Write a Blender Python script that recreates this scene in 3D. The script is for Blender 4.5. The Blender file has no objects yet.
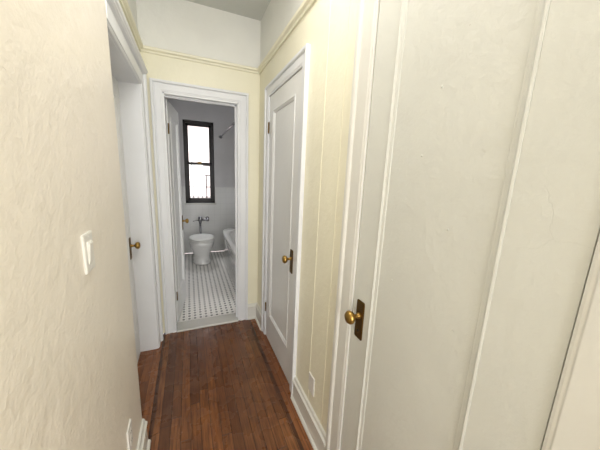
import bpy, bmesh, math
import numpy as np
from mathutils import Vector, Matrix
V=Vector
# ------------------------------------------------------------ constants
H=1.55; D=2.56; R=0.64; LN=-0.288; LF=-0.315; LD=-0.43
CEIL=2.87; RAIL=2.475; YB=5.15; BACK=-2.0
C=bpy.context.scene
C.view_settings.view_transform='Standard'
# ------------------------------------------------------------ materials
def newmat(name):
    m=bpy.data.materials.new(name); m.use_nodes=True
    nt=m.node_tree; b=nt.nodes['Principled BSDF']; return m,nt,b
def N(nt,t,**k):
    n=nt.nodes.new(t)
    for a,v in k.items(): setattr(n,a,v)
    return n
def math_(nt,op,a,b=None,c=None):
    n=N(nt,'ShaderNodeMath',operation=op)
    for i,v in enumerate((a,b,c)):
        if v is None: continue
        if isinstance(v,(int,float)): n.inputs[i].default_value=v
        else: nt.links.new(v,n.inputs[i])
    return n.outputs[0]
def mix(nt,f,a,b):
    n=N(nt,'ShaderNodeMix',data_type='RGBA')
    for s,v in ((n.inputs[0],f),(n.inputs[6],a),(n.inputs[7],b)):
        if isinstance(v,(int,float)): s.default_value=v
        elif isinstance(v,tuple): s.default_value=(*v,1)
        else: nt.links.new(v,s)
    return n.outputs[2]
def coords(nt):
    return N(nt,'ShaderNodeNewGeometry').outputs['Position']
def noise(nt,vec,scale,detail=3,rough=.5):
    n=N(nt,'ShaderNodeTexNoise'); n.inputs['Scale'].default_value=scale
    n.inputs['Detail'].default_value=detail; n.inputs['Roughness'].default_value=rough
    nt.links.new(vec,n.inputs['Vector']); return n.outputs['Fac']
def srgb(r,g,b):
    f=lambda c:(c/255/12.92) if c/255<=.04045 else ((c/255+.055)/1.055)**2.4
    return (f(r),f(g),f(b))
def ramp(nt,fac,lo,hi):
    n=N(nt,'ShaderNodeMapRange'); nt.links.new(fac,n.inputs[0])
    n.inputs[1].default_value=lo; n.inputs[2].default_value=hi; return n.outputs[0]
def paint(name,col,rough=.4,lump=.25,fine=.12,var=.04,chips=0.0,cracks=0.0):
    m,nt,b=newmat(name); p=coords(nt)
    n1=noise(nt,p,2.2,4); n2=noise(nt,p,14,5,.6); n3=noise(nt,p,120,2)
    dark=tuple(c*(1-var*2) for c in col)
    c=mix(nt,ramp(nt,n1,.35,.65),dark,col)
    h=math_(nt,'ADD',math_(nt,'MULTIPLY',n2,1.0),math_(nt,'MULTIPLY',n3,fine))
    if chips:
        n4=noise(nt,p,23,3,.7)
        c=mix(nt,math_(nt,'MULTIPLY',ramp(nt,n4,.73,.75),chips),c,(.33,.30,.24))
    if cracks:
        ns=N(nt,'ShaderNodeTexNoise'); ns.inputs['Scale'].default_value=9; ns.inputs['Detail'].default_value=4; nt.links.new(p,ns.inputs['Vector'])
        vm=N(nt,'ShaderNodeVectorMath',operation='MULTIPLY_ADD'); nt.links.new(ns.outputs['Color'],vm.inputs[0]); vm.inputs[1].default_value=(.12,.12,.12); nt.links.new(p,vm.inputs[2])
        vo=N(nt,'ShaderNodeTexVoronoi',feature='DISTANCE_TO_EDGE'); vo.inputs['Scale'].default_value=2.1; nt.links.new(vm.outputs[0],vo.inputs['Vector'])
        line=math_(nt,'SUBTRACT',1.0,ramp(nt,vo.outputs['Distance'],.0008,.004))
        mask=ramp(nt,noise(nt,p,1.9,2),.55,.65)
        cr=math_(nt,'MULTIPLY',line,mask)
        c=mix(nt,math_(nt,'MULTIPLY',cr,cracks),c,tuple(q*.6 for q in col))
        h=math_(nt,'SUBTRACT',h,math_(nt,'MULTIPLY',cr,.1))
    nt.links.new(c,b.inputs['Base Color']); b.inputs['Roughness'].default_value=rough
    bp=N(nt,'ShaderNodeBump'); bp.inputs['Strength'].default_value=lump; bp.inputs['Distance'].default_value=.012
    nt.links.new(h,bp.inputs['Height']); nt.links.new(bp.outputs[0],b.inputs['Normal'])
    return m
def plain(name,col,rough=.4,metal=0,coat=0):
    m,nt,b=newmat(name); p=coords(nt)
    n=noise(nt,p,30,2); d=tuple(c*.88 for c in col)
    nt.links.new(mix(nt,n,d,col),b.inputs['Base Color'])
    b.inputs['Roughness'].default_value=rough; b.inputs['Metallic'].default_value=metal
    b.inputs['Coat Weight'].default_value=coat
    return m
M_near=paint('plaster_warm_white',srgb(242,235,223),.36,.5,.1,.02,0,.15)
M_cream=paint('plaster_cream',srgb(243,239,216),.4,.35,.1,.03,0,.12)
M_upper=paint('plaster_upper_white',srgb(239,239,233),.5,.3)
M_ceil=paint('ceiling_paint',srgb(216,218,213),.6,.3)
M_trim=paint('trim_enamel',srgb(232,234,237),.33,.18,.05,.02)
M_trimw=paint('trim_enamel_warm',srgb(223,222,215),.33,.25,.05,.03,.25)
M_door=paint('door_enamel',srgb(234,235,235),.36,.18,.06,.02)
M_doorg=paint('door_enamel_aged',srgb(215,216,209),.34,.32,.06,.03,.3,.15)
M_bath=paint('bath_plaster',srgb(206,205,206),.5,.2)
M_brass=plain('aged_brass',srgb(176,142,78),.28,1)
M_brassd=plain('dark_brass',srgb(112,88,50),.42,1)
M_chrome=plain('chrome',srgb(150,150,155),.25,1)
M_porc=plain('porcelain',srgb(240,240,238),.12,0,.5)
M_seat=plain('seat_plastic',srgb(236,236,232),.25)
M_plas=plain('switch_plastic',srgb(240,238,232),.3)
M_black=plain('window_frame_dark',srgb(34,27,27),.45)
M_dark=plain('dark_gap',srgb(30,26,24),.8)
M_marble=paint('marble_saddle',srgb(215,214,208),.25,.05,.05,.08)
# wood floor
def wood():
    m,nt,b=newmat('oak_floor_redbrown'); p=coords(nt)
    s=N(nt,'ShaderNodeSeparateXYZ'); nt.links.new(p,s.inputs[0]); x,y=s.outputs[0],s.outputs[1]
    W=.057
    u=math_(nt,'DIVIDE',math_(nt,'ADD',x,5.0),W); bi=math_(nt,'FLOOR',u); fu=math_(nt,'FRACT',u)
    wn=N(nt,'ShaderNodeTexWhiteNoise',noise_dimensions='1D'); nt.links.new(bi,wn.inputs['W'])
    v=math_(nt,'ADD',math_(nt,'DIVIDE',y,.85),math_(nt,'MULTIPLY',wn.outputs[0],7.3))
    vi=math_(nt,'FLOOR',v); fv=math_(nt,'FRACT',v)
    cb=N(nt,'ShaderNodeCombineXYZ'); nt.links.new(bi,cb.inputs[0]); nt.links.new(vi,cb.inputs[1])
    w2=N(nt,'ShaderNodeTexWhiteNoise',noise_dimensions='2D'); nt.links.new(cb.outputs[0],w2.inputs['Vector'])
    mp=N(nt,'ShaderNodeCombineXYZ')
    nt.links.new(math_(nt,'MULTIPLY',x,26),mp.inputs[0])
    nt.links.new(math_(nt,'ADD',math_(nt,'MULTIPLY',y,1.6),math_(nt,'MULTIPLY',w2.outputs[0],31)),mp.inputs[1])
    g=noise(nt,mp.outputs[0],3.2,6,.65)
    base=mix(nt,w2.outputs[0],srgb(98,60,35),srgb(152,98,57))
    c=mix(nt,ramp(nt,g,.34,.62),srgb(82,48,28),base)
    wear=noise(nt,p,2.6,4,.6)
    c=mix(nt,math_(nt,'MULTIPLY',ramp(nt,wear,.5,.7),.3),c,srgb(156,108,68))
    edge=math_(nt,'MINIMUM',math_(nt,'MULTIPLY',math_(nt,'MINIMUM',fu,math_(nt,'SUBTRACT',1.0,fu)),W),
               math_(nt,'MULTIPLY',math_(nt,'MINIMUM',fv,math_(nt,'SUBTRACT',1.0,fv)),.85))
    gap=ramp(nt,edge,.0006,.0022)
    c=mix(nt,gap,srgb(34,18,12),c)
    def strip(x0,w):
        return math_(nt,'LESS_THAN',math_(nt,'ABSOLUTE',math_(nt,'SUBTRACT',x,x0)),w)
    st=math_(nt,'MAXIMUM',strip(-.262,.011),strip(.545,.011))
    c=mix(nt,math_(nt,'MULTIPLY',st,.75),c,srgb(50,27,18))
    out=math_(nt,'MAXIMUM',math_(nt,'GREATER_THAN',x,.556),math_(nt,'LESS_THAN',x,-.273))
    c=mix(nt,math_(nt,'MULTIPLY',out,.2),c,srgb(160,98,62))
    nt.links.new(c,b.inputs['Base Color'])
    n=noise(nt,p,7,4)
    nt.links.new(math_(nt,'ADD',math_(nt,'MULTIPLY',n,.25),.15),b.inputs['Roughness'])
    bp=N(nt,'ShaderNodeBump'); bp.inputs['Strength'].default_value=.35; bp.inputs['Distance'].default_value=.003
    nt.links.new(math_(nt,'ADD',gap,math_(nt,'MULTIPLY',g,.25)),bp.inputs['Height'])
    nt.links.new(bp.outputs[0],b.inputs['Normal'])
    return m
def tile_floor():
    m,nt,b=newmat('mosaic_floor_tile'); p=coords(nt)
    s=N(nt,'ShaderNodeSeparateXYZ'); nt.links.new(p,s.inputs[0]); x,y=s.outputs[0],s.outputs[1]
    S=.056
    def cell(v,sz,off=0.0):
        return math_(nt,'ABSOLUTE',math_(nt,'SUBTRACT',math_(nt,'FRACT',math_(nt,'ADD',math_(nt,'DIVIDE',math_(nt,'ADD',v,5.0),sz),off)),.5))
    cx=cell(x,S) ; cy=cell(y,S)
    dot=math_(nt,'MULTIPLY',math_(nt,'LESS_THAN',cx,.2),math_(nt,'LESS_THAN',cy,.2))
    gx=cell(x,S/2); gy=cell(y,S/2)
    gr=math_(nt,'GREATER_THAN',math_(nt,'MAXIMUM',gx,gy),.465)
    c=mix(nt,math_(nt,'MULTIPLY',gr,.35),srgb(248,246,242),srgb(140,138,136))
    c=mix(nt,dot,c,srgb(30,26,30))
    nt.links.new(c,b.inputs['Base Color']); b.inputs['Roughness'].default_value=.3
    return m
def wall_tile():
    m,nt,b=newmat('bath_wall_tile'); p=coords(nt)
    s=N(nt,'ShaderNodeSeparateXYZ'); nt.links.new(p,s.inputs[0])
    def cell(v,sz):
        return math_(nt,'ABSOLUTE',math_(nt,'SUBTRACT',math_(nt,'FRACT',math_(nt,'DIVIDE',math_(nt,'ADD',v,5.0),sz)),.5))
    g=math_(nt,'MAXIMUM',cell(math_(nt,'ADD',s.outputs[0],s.outputs[1]),.108),cell(s.outputs[2],.108))
    gr=math_(nt,'GREATER_THAN',g,.485)
    nt.links.new(mix(nt,math_(nt,'MULTIPLY',gr,.3),srgb(222,222,220),srgb(170,170,172)),b.inputs['Base Color'])
    b.inputs['Roughness'].default_value=.2
    return m
def brick():
    m,nt,b=newmat('neighbour_brick_painted'); p=coords(nt)
    s=N(nt,'ShaderNodeSeparateXYZ'); nt.links.new(p,s.inputs[0])
    c3=N(nt,'ShaderNodeCombineXYZ'); nt.links.new(s.outputs[0],c3.inputs[0]); nt.links.new(s.outputs[2],c3.inputs[1])
    t=N(nt,'ShaderNodeTexBrick'); nt.links.new(c3.outputs[0],t.inputs['Vector'])
    t.inputs['Scale'].default_value=4; t.inputs['Color1'].default_value=(*srgb(238,224,220),1)
    t.inputs['Color2'].default_value=(*srgb(228,206,202),1); t.inputs['Mortar'].default_value=(*srgb(240,235,232),1)
    nt.links.new(t.outputs[0],b.inputs['Base Color']); b.inputs['Roughness'].default_value=.9
    return m
M_wood=wood(); M_tile=tile_floor(); M_wtile=wall_tile(); M_brick=brick()
def glass():
    m,nt,b=newmat('window_glass')
    tr=N(nt,'ShaderNodeBsdfTransparent'); gl=N(nt,'ShaderNodeBsdfGlossy'); gl.inputs['Roughness'].default_value=.05
    mx=N(nt,'ShaderNodeMixShader'); mx.inputs[0].default_value=.06
    nt.links.new(tr.outputs[0],mx.inputs[1]); nt.links.new(gl.outputs[0],mx.inputs[2])
    nt.links.new(mx.outputs[0],nt.nodes['Material Output'].inputs[0]); return m
M_glass=glass()
# ------------------------------------------------------------ builder
class B:
    def __init__(s): s.bm=bmesh.new(); s.mats=[]
    def mi(s,m):
        if m not in s.mats: s.mats.append(m)
        return s.mats.index(m)
    def box(s,lo,hi,mat,bev=0):
        lo,hi=V(lo),V(hi); i=s.mi(mat)
        r=bmesh.ops.create_cube(s.bm,size=1); vs=r['verts']
        for v in vs: v.co=V([(lo[k]+hi[k])/2+v.co[k]*(hi[k]-lo[k]) for k in range(3)])
        fs={f for v in vs for f in v.link_faces}
        for f in fs: f.material_index=i
        if bev:
            es=list({e for v in vs for e in v.link_edges})
            rr=bmesh.ops.bevel(s.bm,geom=es,offset=bev,segments=2,affect='EDGES',profile=.5)
            for f in rr['faces']: f.material_index=i
    def sweep(s,prof,pts,outs,nrm,mat,cap=True):
        i=s.mi(mat); rings=[]
        for p,o in zip(pts,outs):
            rings.append([s.bm.verts.new(V(p)+V(o)*a+V(nrm)*d) for a,d in prof])
        n=len(prof)
        for a,b in zip(rings,rings[1:]):
            for k in range(n):
                f=s.bm.faces.new((a[k],a[(k+1)%n],b[(k+1)%n],b[k])); f.material_index=i
        if cap:
            for r in (rings[0],rings[-1]):
                f=s.bm.faces.new(r); f.material_index=i
    def loft(s,rings,mat,smooth=True,cap0=True,cap1=True):
        i=s.mi(mat); R_=[[s.bm.verts.new(V(p)) for p in r] for r in rings]; n=len(R_[0])
        for a,b in zip(R_,R_[1:]):
            for k in range(n):
                f=s.bm.faces.new((a[k],a[(k+1)%n],b[(k+1)%n],b[k])); f.material_index=i; f.smooth=smooth
        if cap0: f=s.bm.faces.new(R_[0]); f.material_index=i
        if cap1: f=s.bm.faces.new(R_[-1]); f.material_index=i
    def lathe(s,prof,org,axis,mat,n=28):
        ax=V(axis).normalized(); a=ax.orthogonal().normalized(); b=ax.cross(a)
        s.loft([[V(org)+ax*t+(a*math.cos(2*math.pi*k/n)+b*math.sin(2*math.pi*k/n))*max(r,1e-4) for k in range(n)] for r,t in prof],mat)
    def tube(s,pts,r,mat,n=12):
        pts=[V(p) for p in pts]; rings=[]; a=None
        for i,p in enumerate(pts):
            t=(pts[min(i+1,len(pts)-1)]-pts[max(i-1,0)]).normalized()
            a=t.orthogonal().normalized() if a is None else (a-t*a.dot(t)).normalized()
            b=t.cross(a)
            rings.append([p+(a*math.cos(2*math.pi*k/n)+b*math.sin(2*math.pi*k/n))*r for k in range(n)])
        s.loft(rings,mat)
    def done(s,name,bev=0):
        bmesh.ops.recalc_face_normals(s.bm,faces=s.bm.faces[:])
        me=bpy.data.meshes.new(name); s.bm.to_mesh(me); s.bm.free()
        for m in s.mats: me.materials.append(m)
        o=bpy.data.objects.new(name,me); C.collection.objects.link(o)
        if bev:
            md=o.modifiers.new('bevel','BEVEL'); md.width=bev; md.segments=2; md.limit_method='ANGLE'; md.angle_limit=math.radians(40)
        return o
def casing_prof(w,t):
    return [(0,0),(0,t*.45),(.006,t*.55),(.012,t*.55),(.014,t*.68),(w*.62,t*.72),(w*.66,t*.6),(w*.72,t*.6),(w*.76,t*.95),(w*.82,t*1.15),(w*.97,t*1.15),(w,t*1.0),(w,0)]
def casing(a,b,top,plane,axis,sgn,w,t,mat,z0=0,sides=(1,1)):
    bd=B(); pf=casing_prof(w,t)
    P=(lambda h,z:(plane,h,z)) if axis=='x' else (lambda h,z:(h,plane,z))
    O=(lambda h,z:(0,h,z)) if axis=='x' else (lambda h,z:(h,0,z))
    nr=(sgn,0,0) if axis=='x' else (0,sgn,0)
    pts=[];outs=[]
    if sides[0]: pts.append(P(a,z0)); outs.append(O(-1,0))
    pts.append(P(a,top)); outs.append(O(-1 if sides[0] else 0,1))
    pts.append(P(b,top)); outs.append(O(1,1))
    if sides[1]: pts.append(P(b,z0)); outs.append(O(1,0))
    bd.sweep(pf,pts,outs,nr,mat)
    return bd
# ------------------------------------------------------------ shell
b=B(); b.box((-1.2,BACK,-.1),(1.2,D-.02,0),M_wood); b.done('floor')
b=B(); b.box((-.9,D+.08,-.1),(1.4,YB,-.005),M_tile); b.done('floor_bathroom')
b=B(); b.box((-1.2,BACK,CEIL),(1.2,D,CEIL+.1),M_ceil); b.done('ceiling')
b=B(); b.box((-.9,D+.12,CEIL-.05),(1.5,YB,CEIL+.1),M_bath); b.done('ceiling_bathroom')
Y1,Y2,LT=1.45,2.33,2.14
b=B(); b.box((-.62,BACK,0),(LN,Y1,CEIL),M_near,0); b.done('wall_left',.004)
b=B()
b.box((-.62,Y1,LT),(LF,Y2,RAIL),M_cream); b.box((-.62,Y1,RAIL),(LF,D,CEIL),M_upper); b.done('wall_left_header')
b=B(); b.box((-.62,Y2,0),(LF,D,RAIL),M_cream); b.done('wall_left_far')
XA,XB,BT=-.172,.445,2.165
b=B()
for lo,hi,z0,z1,m in ((-.62,XA,0,RAIL,M_cream),(XB,.8,0,RAIL,M_cream),(XA,XB,BT,RAIL,M_cream),(-.62,.8,RAIL,CEIL,M_upper)):
    b.box((lo,D,z0),(hi,D+.12,z1),m)
b.done('wall_back')
E1,E2=.196,.862     # near door
F1,F2=1.53,2.215    # far door
RT=2.165
b=B()
for lo,hi,z0,z1,m in ((BACK,E1,0,RAIL,M_cream),(E2,F1,0,RAIL,M_cream),(F2,D,0,RAIL,M_cream),(E1,E2,RT,RAIL,M_cream),(F1,F2,RT,RAIL,M_cream),(BACK,D,RAIL,CEIL,M_upper)):
    b.box((R,lo,z0),(R+.16,hi,z1),m)
for lo,hi in((E1,E2),(F1,F2)): b.box((R+.1,lo,0),(R+.16,hi,RT),M_dark)
b.done('wall_right')
b=B()
for y in (1.235,1.06): b.sweep([(0,0),(0,.002),(.012,.002),(.014,0)],[(R,y,.16),(R,y,RAIL-.02)],[(0,1,0)]*2,(-1,0,0),M_cream)
b.done('trim_batten')
# ------------------------------------------------------------ trims
casing(XA,XB,BT,D,'y',-1,.085,.026,M_trim).done('trim_bathroom_door',.0015)
casing(E1,E2,RT,R,'x',-1,.11,.018,M_trimw).done('trim_near_door',.0015)
casing(F1,F2,RT,R,'x',-1,.085,.022,M_trim).done('trim_far_door',.0015)
bd=casing(Y1,Y2,LT,LF,'x',1,.13,.042,M_trim,sides=(0,1))
bd.box((LD-.03,Y2-.002,0),(LF+.005,Y2+.012,LT),M_trim)
bd.box((LD-.03,Y1,LT-.002),(LF+.005,Y2,LT+.012),M_trim)
bd.sweep([(0,0),(0,.045),(.012,.055),(.026,.058),(.03,.0)],[(LF,Y1,LT+.11),(LF,Y2+.145,LT+.11)],[(0,0,1)]*2,(1,0,0),M_trim)
bd.done('trim_left_door',.0015)
b=B()
b.box((XA-.002,D-.012,0),(XA+.014,D+.13,BT),M_trim); b.box((XB-.014,D-.012,0),(XB+.002,D+.13,BT),M_trim)
b.box((XA,D-.012,BT-.014),(XB,D+.13,BT+.002),M_trim)
b.box((XB-.03,D+.03,0),(XB-.013,D+.055,BT-.014),M_trim)
b.box((XA+.014,D+.03,BT-.03),(XB-.014,D+.055,BT-.013),M_trim)
b.done('trim_bathroom_jamb',.002)
pr=[(0,0),(0,.012),(.012,.016),(.02,.03),(.034,.034),(.042,.022),(.046,0)]
b=B()
b.sweep(pr,[(LF,Y1-.0,RAIL-.04),(LF,D,RAIL-.04)],[(0,0,1)]*2,(1,0,0),M_cream)
b.sweep(pr,[(LF,D,RAIL-.04),(R,D,RAIL-.04)],[(0,0,1)]*2,(0,-1,0),M_cream)
b.sweep(pr,[(R,D,RAIL-.04),(R,BACK,RAIL-.04)],[(0,0,1)]*2,(-1,0,0),M_cream)
b.done('trim_picture_rail')
bp=[(0,0),(0,.02),(.125,.018),(.132,.024),(.142,.024),(.15,.014),(.165,.01),(.17,0)]
def base(name,segs):
    b=B()
    for p,q,n in segs:
        b.sweep(bp,[p,q],[(0,0,1)]*2,n,M_trimw)
        b.sweep([(0,.02),(0,.034),(.01,.033),(.018,.026),(.02,.02)],[p,q],[(0,0,1)]*2,n,M_trimw)
    b.done(name)
base('baseboard_right',[((R,E2+.11,0),(R,F1-.085,0),(-1,0,0)),((R,F2+.085,0),(R,D,0),(-1,0,0)),((R,BACK,0),(R,E1-.11,0),(-1,0,0))])
base('baseboard_left',[((LN,BACK,0),(LN,Y1,0),(1,0,0))])
base('baseboard_back',[((XB+.085,D,0),(R,D,0),(0,-1,0))])
b=B(); b.box((XA+.014,D-.03,-.02),(XB-.014,D+.125,.018),M_marble,.006); b.done('trim_threshold')
# ------------------------------------------------------------ doors
def knob(b,org,ax,plate_h=.17,plate_w=.05):
    ax=V(ax); side=V((0,0,1)).cross(ax).normalized(); o=V(org)
    pts=[]
    for sx,sz,a0 in ((1,1,0),(-1,1,90),(-1,-1,180),(1,-1,270)):
        for k in range(4):
            a=math.radians(a0+k*30); r=.008
            pts.append((sx*(plate_w/2-r)+r*math.cos(a), sz*(plate_h/2-r)+r*math.sin(a)))
    ring=lambda d,s:[o+ax*d+side*(x*s)+V((0,0,z*s)) for x,z in pts]
    b.loft([ring(0,1),ring(.0035,1),ring(.005,.9)],M_brassd,False)
    kz=o+V((0,0,plate_h*.12))
    b.lathe([(.013,.004),(.013,.012),(.009,.016),(.008,.03),(.012,.034),(.022,.039),(.0275,.048),(.0275,.056),(.022,.064),(.012,.068),(0,.069)],kz,ax,M_brass)
    b.lathe([(.0055,.004),(.0055,.0062),(0,.0063)],o-V((0,0,plate_h*.28)),ax,M_dark,14)
def panel_door(b,y0,y1,xf,sgn,z1,mat,stile=(.11,.11),toprail=.12,botrail=.24,th=.04,z0=.008,rec=.013,mh=1.0):
    xb=xf-sgn*th
    X=lambda a,c:(min(a,c),max(a,c))
    a,c=X(xf,xb)
    b.box((a,y0,z0),(c,y0+stile[0],z1),mat); b.box((a,y1-stile[1],z0),(c,y1,z1),mat)
    b.box((a,y0+stile[0],z0),(c,y1-stile[1],z0+botrail),mat); b.box((a,y0+stile[0],z1-toprail),(c,y1-stile[1],z1),mat)
    a2,c2=X(xf-sgn*rec,xb)
    b.box((a2,y0+stile[0]-.001,z0+botrail-.001),(c2,y1-stile[1]+.001,z1-toprail+.001),mat)
    pf=[(0,0),(0,rec+.003*mh),(-.006,rec+.005*mh),(-.012,rec*mh),(-.02,.7*rec*mh),(-.024,.003),(-.026,0)]
    ya,yb,za,zb=y0+stile[0],y1-stile[1],z0+botrail,z1-toprail
    x=xf-sgn*rec
    b.sweep(pf,[(x,ya,za),(x,ya,zb),(x,yb,zb),(x,yb,za),(x,ya,za)],[(0,-1,-1),(0,-1,1),(0,1,1),(0,1,-1),(0,-1,-1)],(sgn,0,0),mat,cap=False)
g=.003
b=B(); xf=R-.002
panel_door(b,E1+g,E2-g,xf,-1,RT-g,M_doorg,stile=(.139,.109),toprail=.045,rec=.007,mh=.6)
knob(b,(xf,.806,.965),(-1,0,0))
for y,z in ((.56,1.80),(.48,1.42),(.60,1.62),(.42,1.15),(.66,1.2)):
    b.lathe([(.004,0),(.0035,.0015),(0,.002)],(xf+.007,y,z),(-1,0,0),M_doorg,10)
b.done('door_1',.0015)
b=B(); panel_door(b,F1+g,F2-g,xf,-1,RT-g,M_door,stile=(.105,.105),toprail=.12,botrail=.25,rec=.01)
knob(b,(xf,1.60,.955),(-1,0,0))
for z in (.3,1.92):
    b.tube([(xf-.006,F2-.001,z-.045),(xf-.006,F2-.001,z+.045)],.006,M_brassd)
b.done('door_2',.0015)
b=B(); panel_door(b,Y1-.0,Y2-g,LD,1,LT-g,M_door,stile=(.11,.11))
knob(b,(LD,Y2-.07,.94),(1,0,0)); b.done('door_3',.0015)
b=B(); panel_door(b,0,.585,0,1,BT-.02,M_door,stile=(.1,.1),toprail=.12,botrail=.25,z0=.015)
knob(b,(0,.53,.95),(1,0,0))
knob(b,(-.04,.53,.95),(-1,0,0))
for z in (.3,1.9): b.tube([(.002,-.004,z-.045),(.002,-.004,z+.045)],.006,M_brassd)
o=b.done('door_4',.0015); o.location=(XA+.024,D+.136,0); o.rotation_euler=(0,0,math.radians(-7))
# ------------------------------------------------------------ switch and outlets
def plate(name,org,nrm,kind):
    b=B(); n=V(nrm); s=V((0,0,1)).cross(n).normalized(); o=V(org)
    def slab(w,h,d0,d1,mat,dz=0,inset=.003,tilt=0):
        q=[(-w/2,-h/2),(w/2,-h/2),(w/2,h/2),(-w/2,h/2)]
        r=lambda d,k,t:[o+n*(d+t*(1 if z>0 else -1))+s*(x*k)+V((0,0,z*k+dz)) for x,z in q]
        b.loft([r(d0,1,0),r(d1-.0015,1,tilt),r(d1,1-inset*2/w,tilt)],mat,False)
    slab(.072,.117,0,.007,M_plas)
    if kind=='switch':
        slab(.034,.068,.006,.0095,M_plas); slab(.03,.062,.008,.012,M_plas,tilt=.0018)
    elif kind=='outlet':
        for dz in(.021,-.021):
            slab(.034,.03,.006,.009,M_plas,dz)
            for dx in(-.006,.006):
                b.box(*(lambda c:( [c[k]-abs(n[k])*.0005-abs(s[k])*.001-(0,0,.004)[k] for k in range(3)],[c[k]+abs(n[k])*.0005+abs(s[k])*.001+(0,0,.004)[k] for k in range(3)]))(o+n*.0092+s*dx+V((0,0,dz+.002))),M_dark)
    for dz in (.046,-.046): b.lathe([(.003,.006),(.003,.0078),(0,.008)],o+V((0,0,dz)),n,M_plas,10)
    b.done(name,.0008)
plate('light_switch',(LN,.935,1.295),(1,0,0),'switch')
plate('wall_outlet',(LN,1.17,.36),(1,0,0),'outlet')
plate('wall_outlet',(R,1.20,.315),(-1,0,0),'blank')
# ------------------------------------------------------------ bathroom
BX0,BX1=-.62,1.32
WX0,WX1,WZ0,WZ1=-.06,.45,.95,2.40
b=B()
def bw(lo,hi):
    T=1.25
    (x0,y0,z0),(x1,y1,z1)=lo,hi
    if z0<T: b.box((x0,y0,z0),(x1,y1,min(z1,T)),M_wtile)
    if z1>T: b.box((x0,y0,max(z0,T)),(x1,y1,z1),M_bath)
bw((BX0,YB,0),(WX0,YB+.2,CEIL)); bw((WX1,YB,0),(BX1,YB+.2,CEIL)); bw((WX0,YB,0),(WX1,YB+.2,WZ0)); bw((WX0,YB,WZ1),(WX1,YB+.2,CEIL))
b.done('wall_bathroom_back')
b=B(); bw((BX0-.1,D+.12,0),(BX0,YB,CEIL)); b.done('wall_bathroom_left')
b=B(); bw((BX1,D+.12,0),(BX1+.1,YB,CEIL)); b.done('wall_bathroom_right')
b=B(); yw=YB+.05; fr=.045
b.box((WX0,yw,WZ0),(WX0+fr,yw+.08,WZ1),M_black); b.box((WX1-fr,yw,WZ0),(WX1,yw+.08,WZ1),M_black)
b.box((WX0,yw,WZ1-fr),(WX1,yw+.08,WZ1),M_black); b.box((WX0,yw,WZ0),(WX1,yw+.08,WZ0+.04),M_black)
mid=1.66
def sash(y,z0,z1):
    s_=.035; x0,x1=WX0+fr,WX1-fr
    b.box((x0,y,z0),(x0+s_,y+.03,z1),M_black); b.box((x1-s_,y,z0),(x1,y+.03,z1),M_black)
    b.box((x0,y,z0),(x1,y+.03,z0+.05),M_black); b.box((x0,y,z1-.04),(x1,y+.03,z1),M_black)
    b.box((x0+s_,y+.012,z0+.05),(x1-s_,y+.016,z1-.04),M_glass)
sash(yw+.002,WZ0+.04,mid+.03); sash(yw+.04,mid-.03,WZ1-fr)
b.box(((WX0+WX1)/2-.03,yw-.012,mid+.0),((WX0+WX1)/2+.03,yw+.01,mid+.04),M_brassd)
b.done('window_1',.002)
b=B(); gy=YB+.15
for k in range(6):
    x=WX0+.06+k*(WX1-WX0-.12)/5; b.tube([(x,gy,WZ0),(x,gy,mid-.2)],.009,M_black,8)
for z in (WZ0+.10,mid-.42,mid-.2): b.tube([(WX0,gy,z),(WX1,gy,z)],.009,M_black,8)
b.done('window_guard')
b=B(); b.box((WX0-.02,YB-.03,WZ0-.03),(WX1+.02,YB+.05,WZ0),M_marble,.004); b.done('window_sill')
b=B(); b.box((-4,8.2,-4),(5,8.4,5.5),M_brick); b.done('neighbour_building')
b=B(); tx,ty=.17,4.60; n=36
def egg(cx,cy,z,w,l,back=.0):
    r=[]
    for k in range(n):
        a=2*math.pi*k/n; s_=math.sin(a); c_=math.cos(a)
        yy=-c_*l*(1.0 if c_>0 else .8)
        ww=w*(abs(s_)**.9)*(1 if s_>0 else -1)
        r.append((cx+ww,cy+yy+back,z))
    return r
b.loft([egg(tx,ty+.05,0,.15,.25),egg(tx,ty+.05,.02,.152,.255),egg(tx,ty+.05,.05,.138,.235),egg(tx,ty+.05,.13,.132,.225),egg(tx,ty+.03,.21,.155,.235),
        egg(tx,ty+.01,.29,.187,.262),egg(tx,ty,.35,.2,.278),egg(tx,ty,.385,.204,.283),egg(tx,ty,.395,.2,.279),
        egg(tx,ty,.395,.145,.225),egg(tx,ty,.37,.14,.22),egg(tx,ty+.02,.28,.1,.16),egg(tx,ty+.03,.22,.05,.08)],M_porc)
b.box((tx-.12,ty+.14,.0),(tx+.12,YB-.04,.38),M_porc,.03)
b.box((tx-.17,ty+.16,.33),(tx+.17,ty+.36,.395),M_porc,.02)
b.loft([egg(tx,ty+.005,.399,.202,.284),egg(tx,ty+.005,.410,.206,.288),egg(tx,ty+.005,.418,.202,.284),egg(tx,ty+.005,.418,.12,.2),egg(tx,ty+.005,.4,.115,.195)],M_seat,cap0=False,cap1=False)
b.loft([egg(tx,ty+.01,.424,.2,.28),egg(tx,ty+.01,.434,.202,.283),egg(tx,ty+.01,.442,.19,.268),egg(tx,ty+.01,.445,.1,.15)],M_seat)
for dx in(-.07,.07): b.lathe([(.014,0),(.014,.03),(.008,.034),(0,.035)],(tx+dx,ty+.235,.4),(0,0,1),M_seat,14)
vy=YB-.12
b.tube([(tx,vy-.03,.37),(tx,vy-.03,.42),(tx,vy-.03,.62)],.018,M_chrome)
b.lathe([(.03,0),(.03,.012),(.018,.02)],(tx,vy-.03,.385),(0,0,1),M_chrome)
b.lathe([(.02,0),(.024,.01),(.024,.03),(.032,.04),(.036,.06),(.036,.1),(.03,.112),(.012,.12),(0,.121)],(tx,vy-.03,.6),(0,0,1),M_chrome)
b.tube([(tx,vy-.03,.66),(tx+.10,vy-.03,.66),(tx+.13,vy-.03,.66)],.016,M_chrome)
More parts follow.
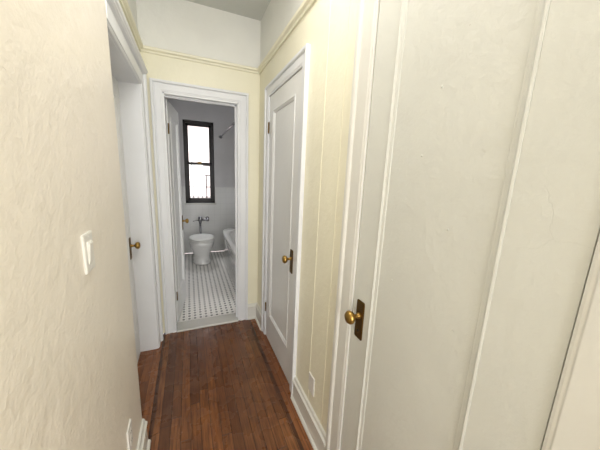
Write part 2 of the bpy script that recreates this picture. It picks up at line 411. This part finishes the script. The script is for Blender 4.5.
b.lathe([(.022,0),(.024,.02),(.022,.05),(.01,.06),(0,.061)],(tx+.13,vy-.03,.635),(0,0,1),M_chrome)
b.tube([(tx+.13,vy-.03,.66),(tx+.13,vy+.06,.66),(tx+.13,YB,.66)],.013,M_chrome)
b.lathe([(.035,0),(.03,.008),(.014,.012)],(tx+.13,YB-.001,.66),(0,-1,0),M_chrome)
b.tube([(tx-.03,vy-.03,.65),(tx-.07,vy-.04,.65),(tx-.12,vy-.05,.64)],.007,M_chrome)
b.done('toilet')
b=B(); n=64
def sup(cx,cy,z,hx,hy,e=4):
    r=[]
    for k in range(n):
        a=2*math.pi*k/n; c_,s_=math.cos(a),math.sin(a)
        r.append((cx+hx*math.copysign(abs(c_)**(2/e),c_),cy+hy*math.copysign(abs(s_)**(2/e),s_),z))
    return r
cx,cy=.915,3.87
b.loft([sup(cx,cy,0,.385,.93,9),sup(cx,cy,.40,.385,.93,9),sup(cx,cy,.45,.387,.932,9),sup(cx,cy,.465,.40,.948,8),sup(cx,cy,.50,.402,.95,8),sup(cx,cy,.515,.394,.942,8),
        sup(cx,cy,.515,.33,.85,4),sup(cx,cy,.49,.315,.83),sup(cx,cy,.3,.29,.78),sup(cx,cy,.17,.25,.70),sup(cx,cy,.14,.17,.56)],M_porc)
b.done('bathtub')
b=B(); b.tube([(.57,D+.12,2.16),(.57,4,2.16),(.57,YB,2.16)],.0125,M_chrome)
b.lathe([(.03,0),(.028,.008),(.014,.014)],(.57,YB,2.16),(0,-1,0),M_chrome); b.lathe([(.03,0),(.028,.008),(.014,.014)],(.57,D+.12,2.16),(0,1,0),M_chrome)
b.done('shower_rod')
# ------------------------------------------------------------ lights
w=bpy.data.worlds.new('sky'); C.world=w; w.use_nodes=True
bg=w.node_tree.nodes['Background']; bg.inputs[0].default_value=(.97,.98,1,1); bg.inputs[1].default_value=2.6
def area(name,loc,rot,sx,sy,e,col):
    l=bpy.data.lights.new(name,'AREA'); l.shape='RECTANGLE'; l.size=sx; l.size_y=sy; l.energy=e; l.color=col
    o=bpy.data.objects.new(name,l); o.location=loc; o.rotation_euler=rot; C.collection.objects.link(o)
area('room_window_light',(0.1,BACK-.3,1.5),(math.radians(90),0,0),1.6,2.2,66,(1,.98,.95))
area('hall_fill_light',(.17,1.0,CEIL-.05),(0,0,0),.5,.6,11.5,(1,.97,.93))  # unseen lamp added as soft fill to lift the dim hall walls
area('outside_fill_light',(.2,6.5,4.0),(math.radians(-38),0,0),2.4,1.2,230,(.97,.98,1))  # extra lamp hung above the view, brightens the neighbour wall and bathroom window
# ------------------------------------------------------------ camera
f,ya,pi_,ro=259.9,math.radians(23.32),math.radians(11.0),math.radians(2.45)
fw=V((math.sin(ya)*math.cos(pi_),math.cos(ya)*math.cos(pi_),-math.sin(pi_)))
r=V((math.cos(ya),-math.sin(ya),0)); u=r.cross(fw)
r2=math.cos(ro)*r+math.sin(ro)*u; u2=-math.sin(ro)*r+math.cos(ro)*u
cam=bpy.data.cameras.new('camera'); cam.sensor_width=36; cam.lens=f/600*36; cam.clip_start=.01
co=bpy.data.objects.new('camera',cam); C.collection.objects.link(co)
m=Matrix((( r2[0],u2[0],-fw[0],0),(r2[1],u2[1],-fw[1],0),(r2[2],u2[2],-fw[2],H),(0,0,0,1)))
co.matrix_world=m; C.camera=co
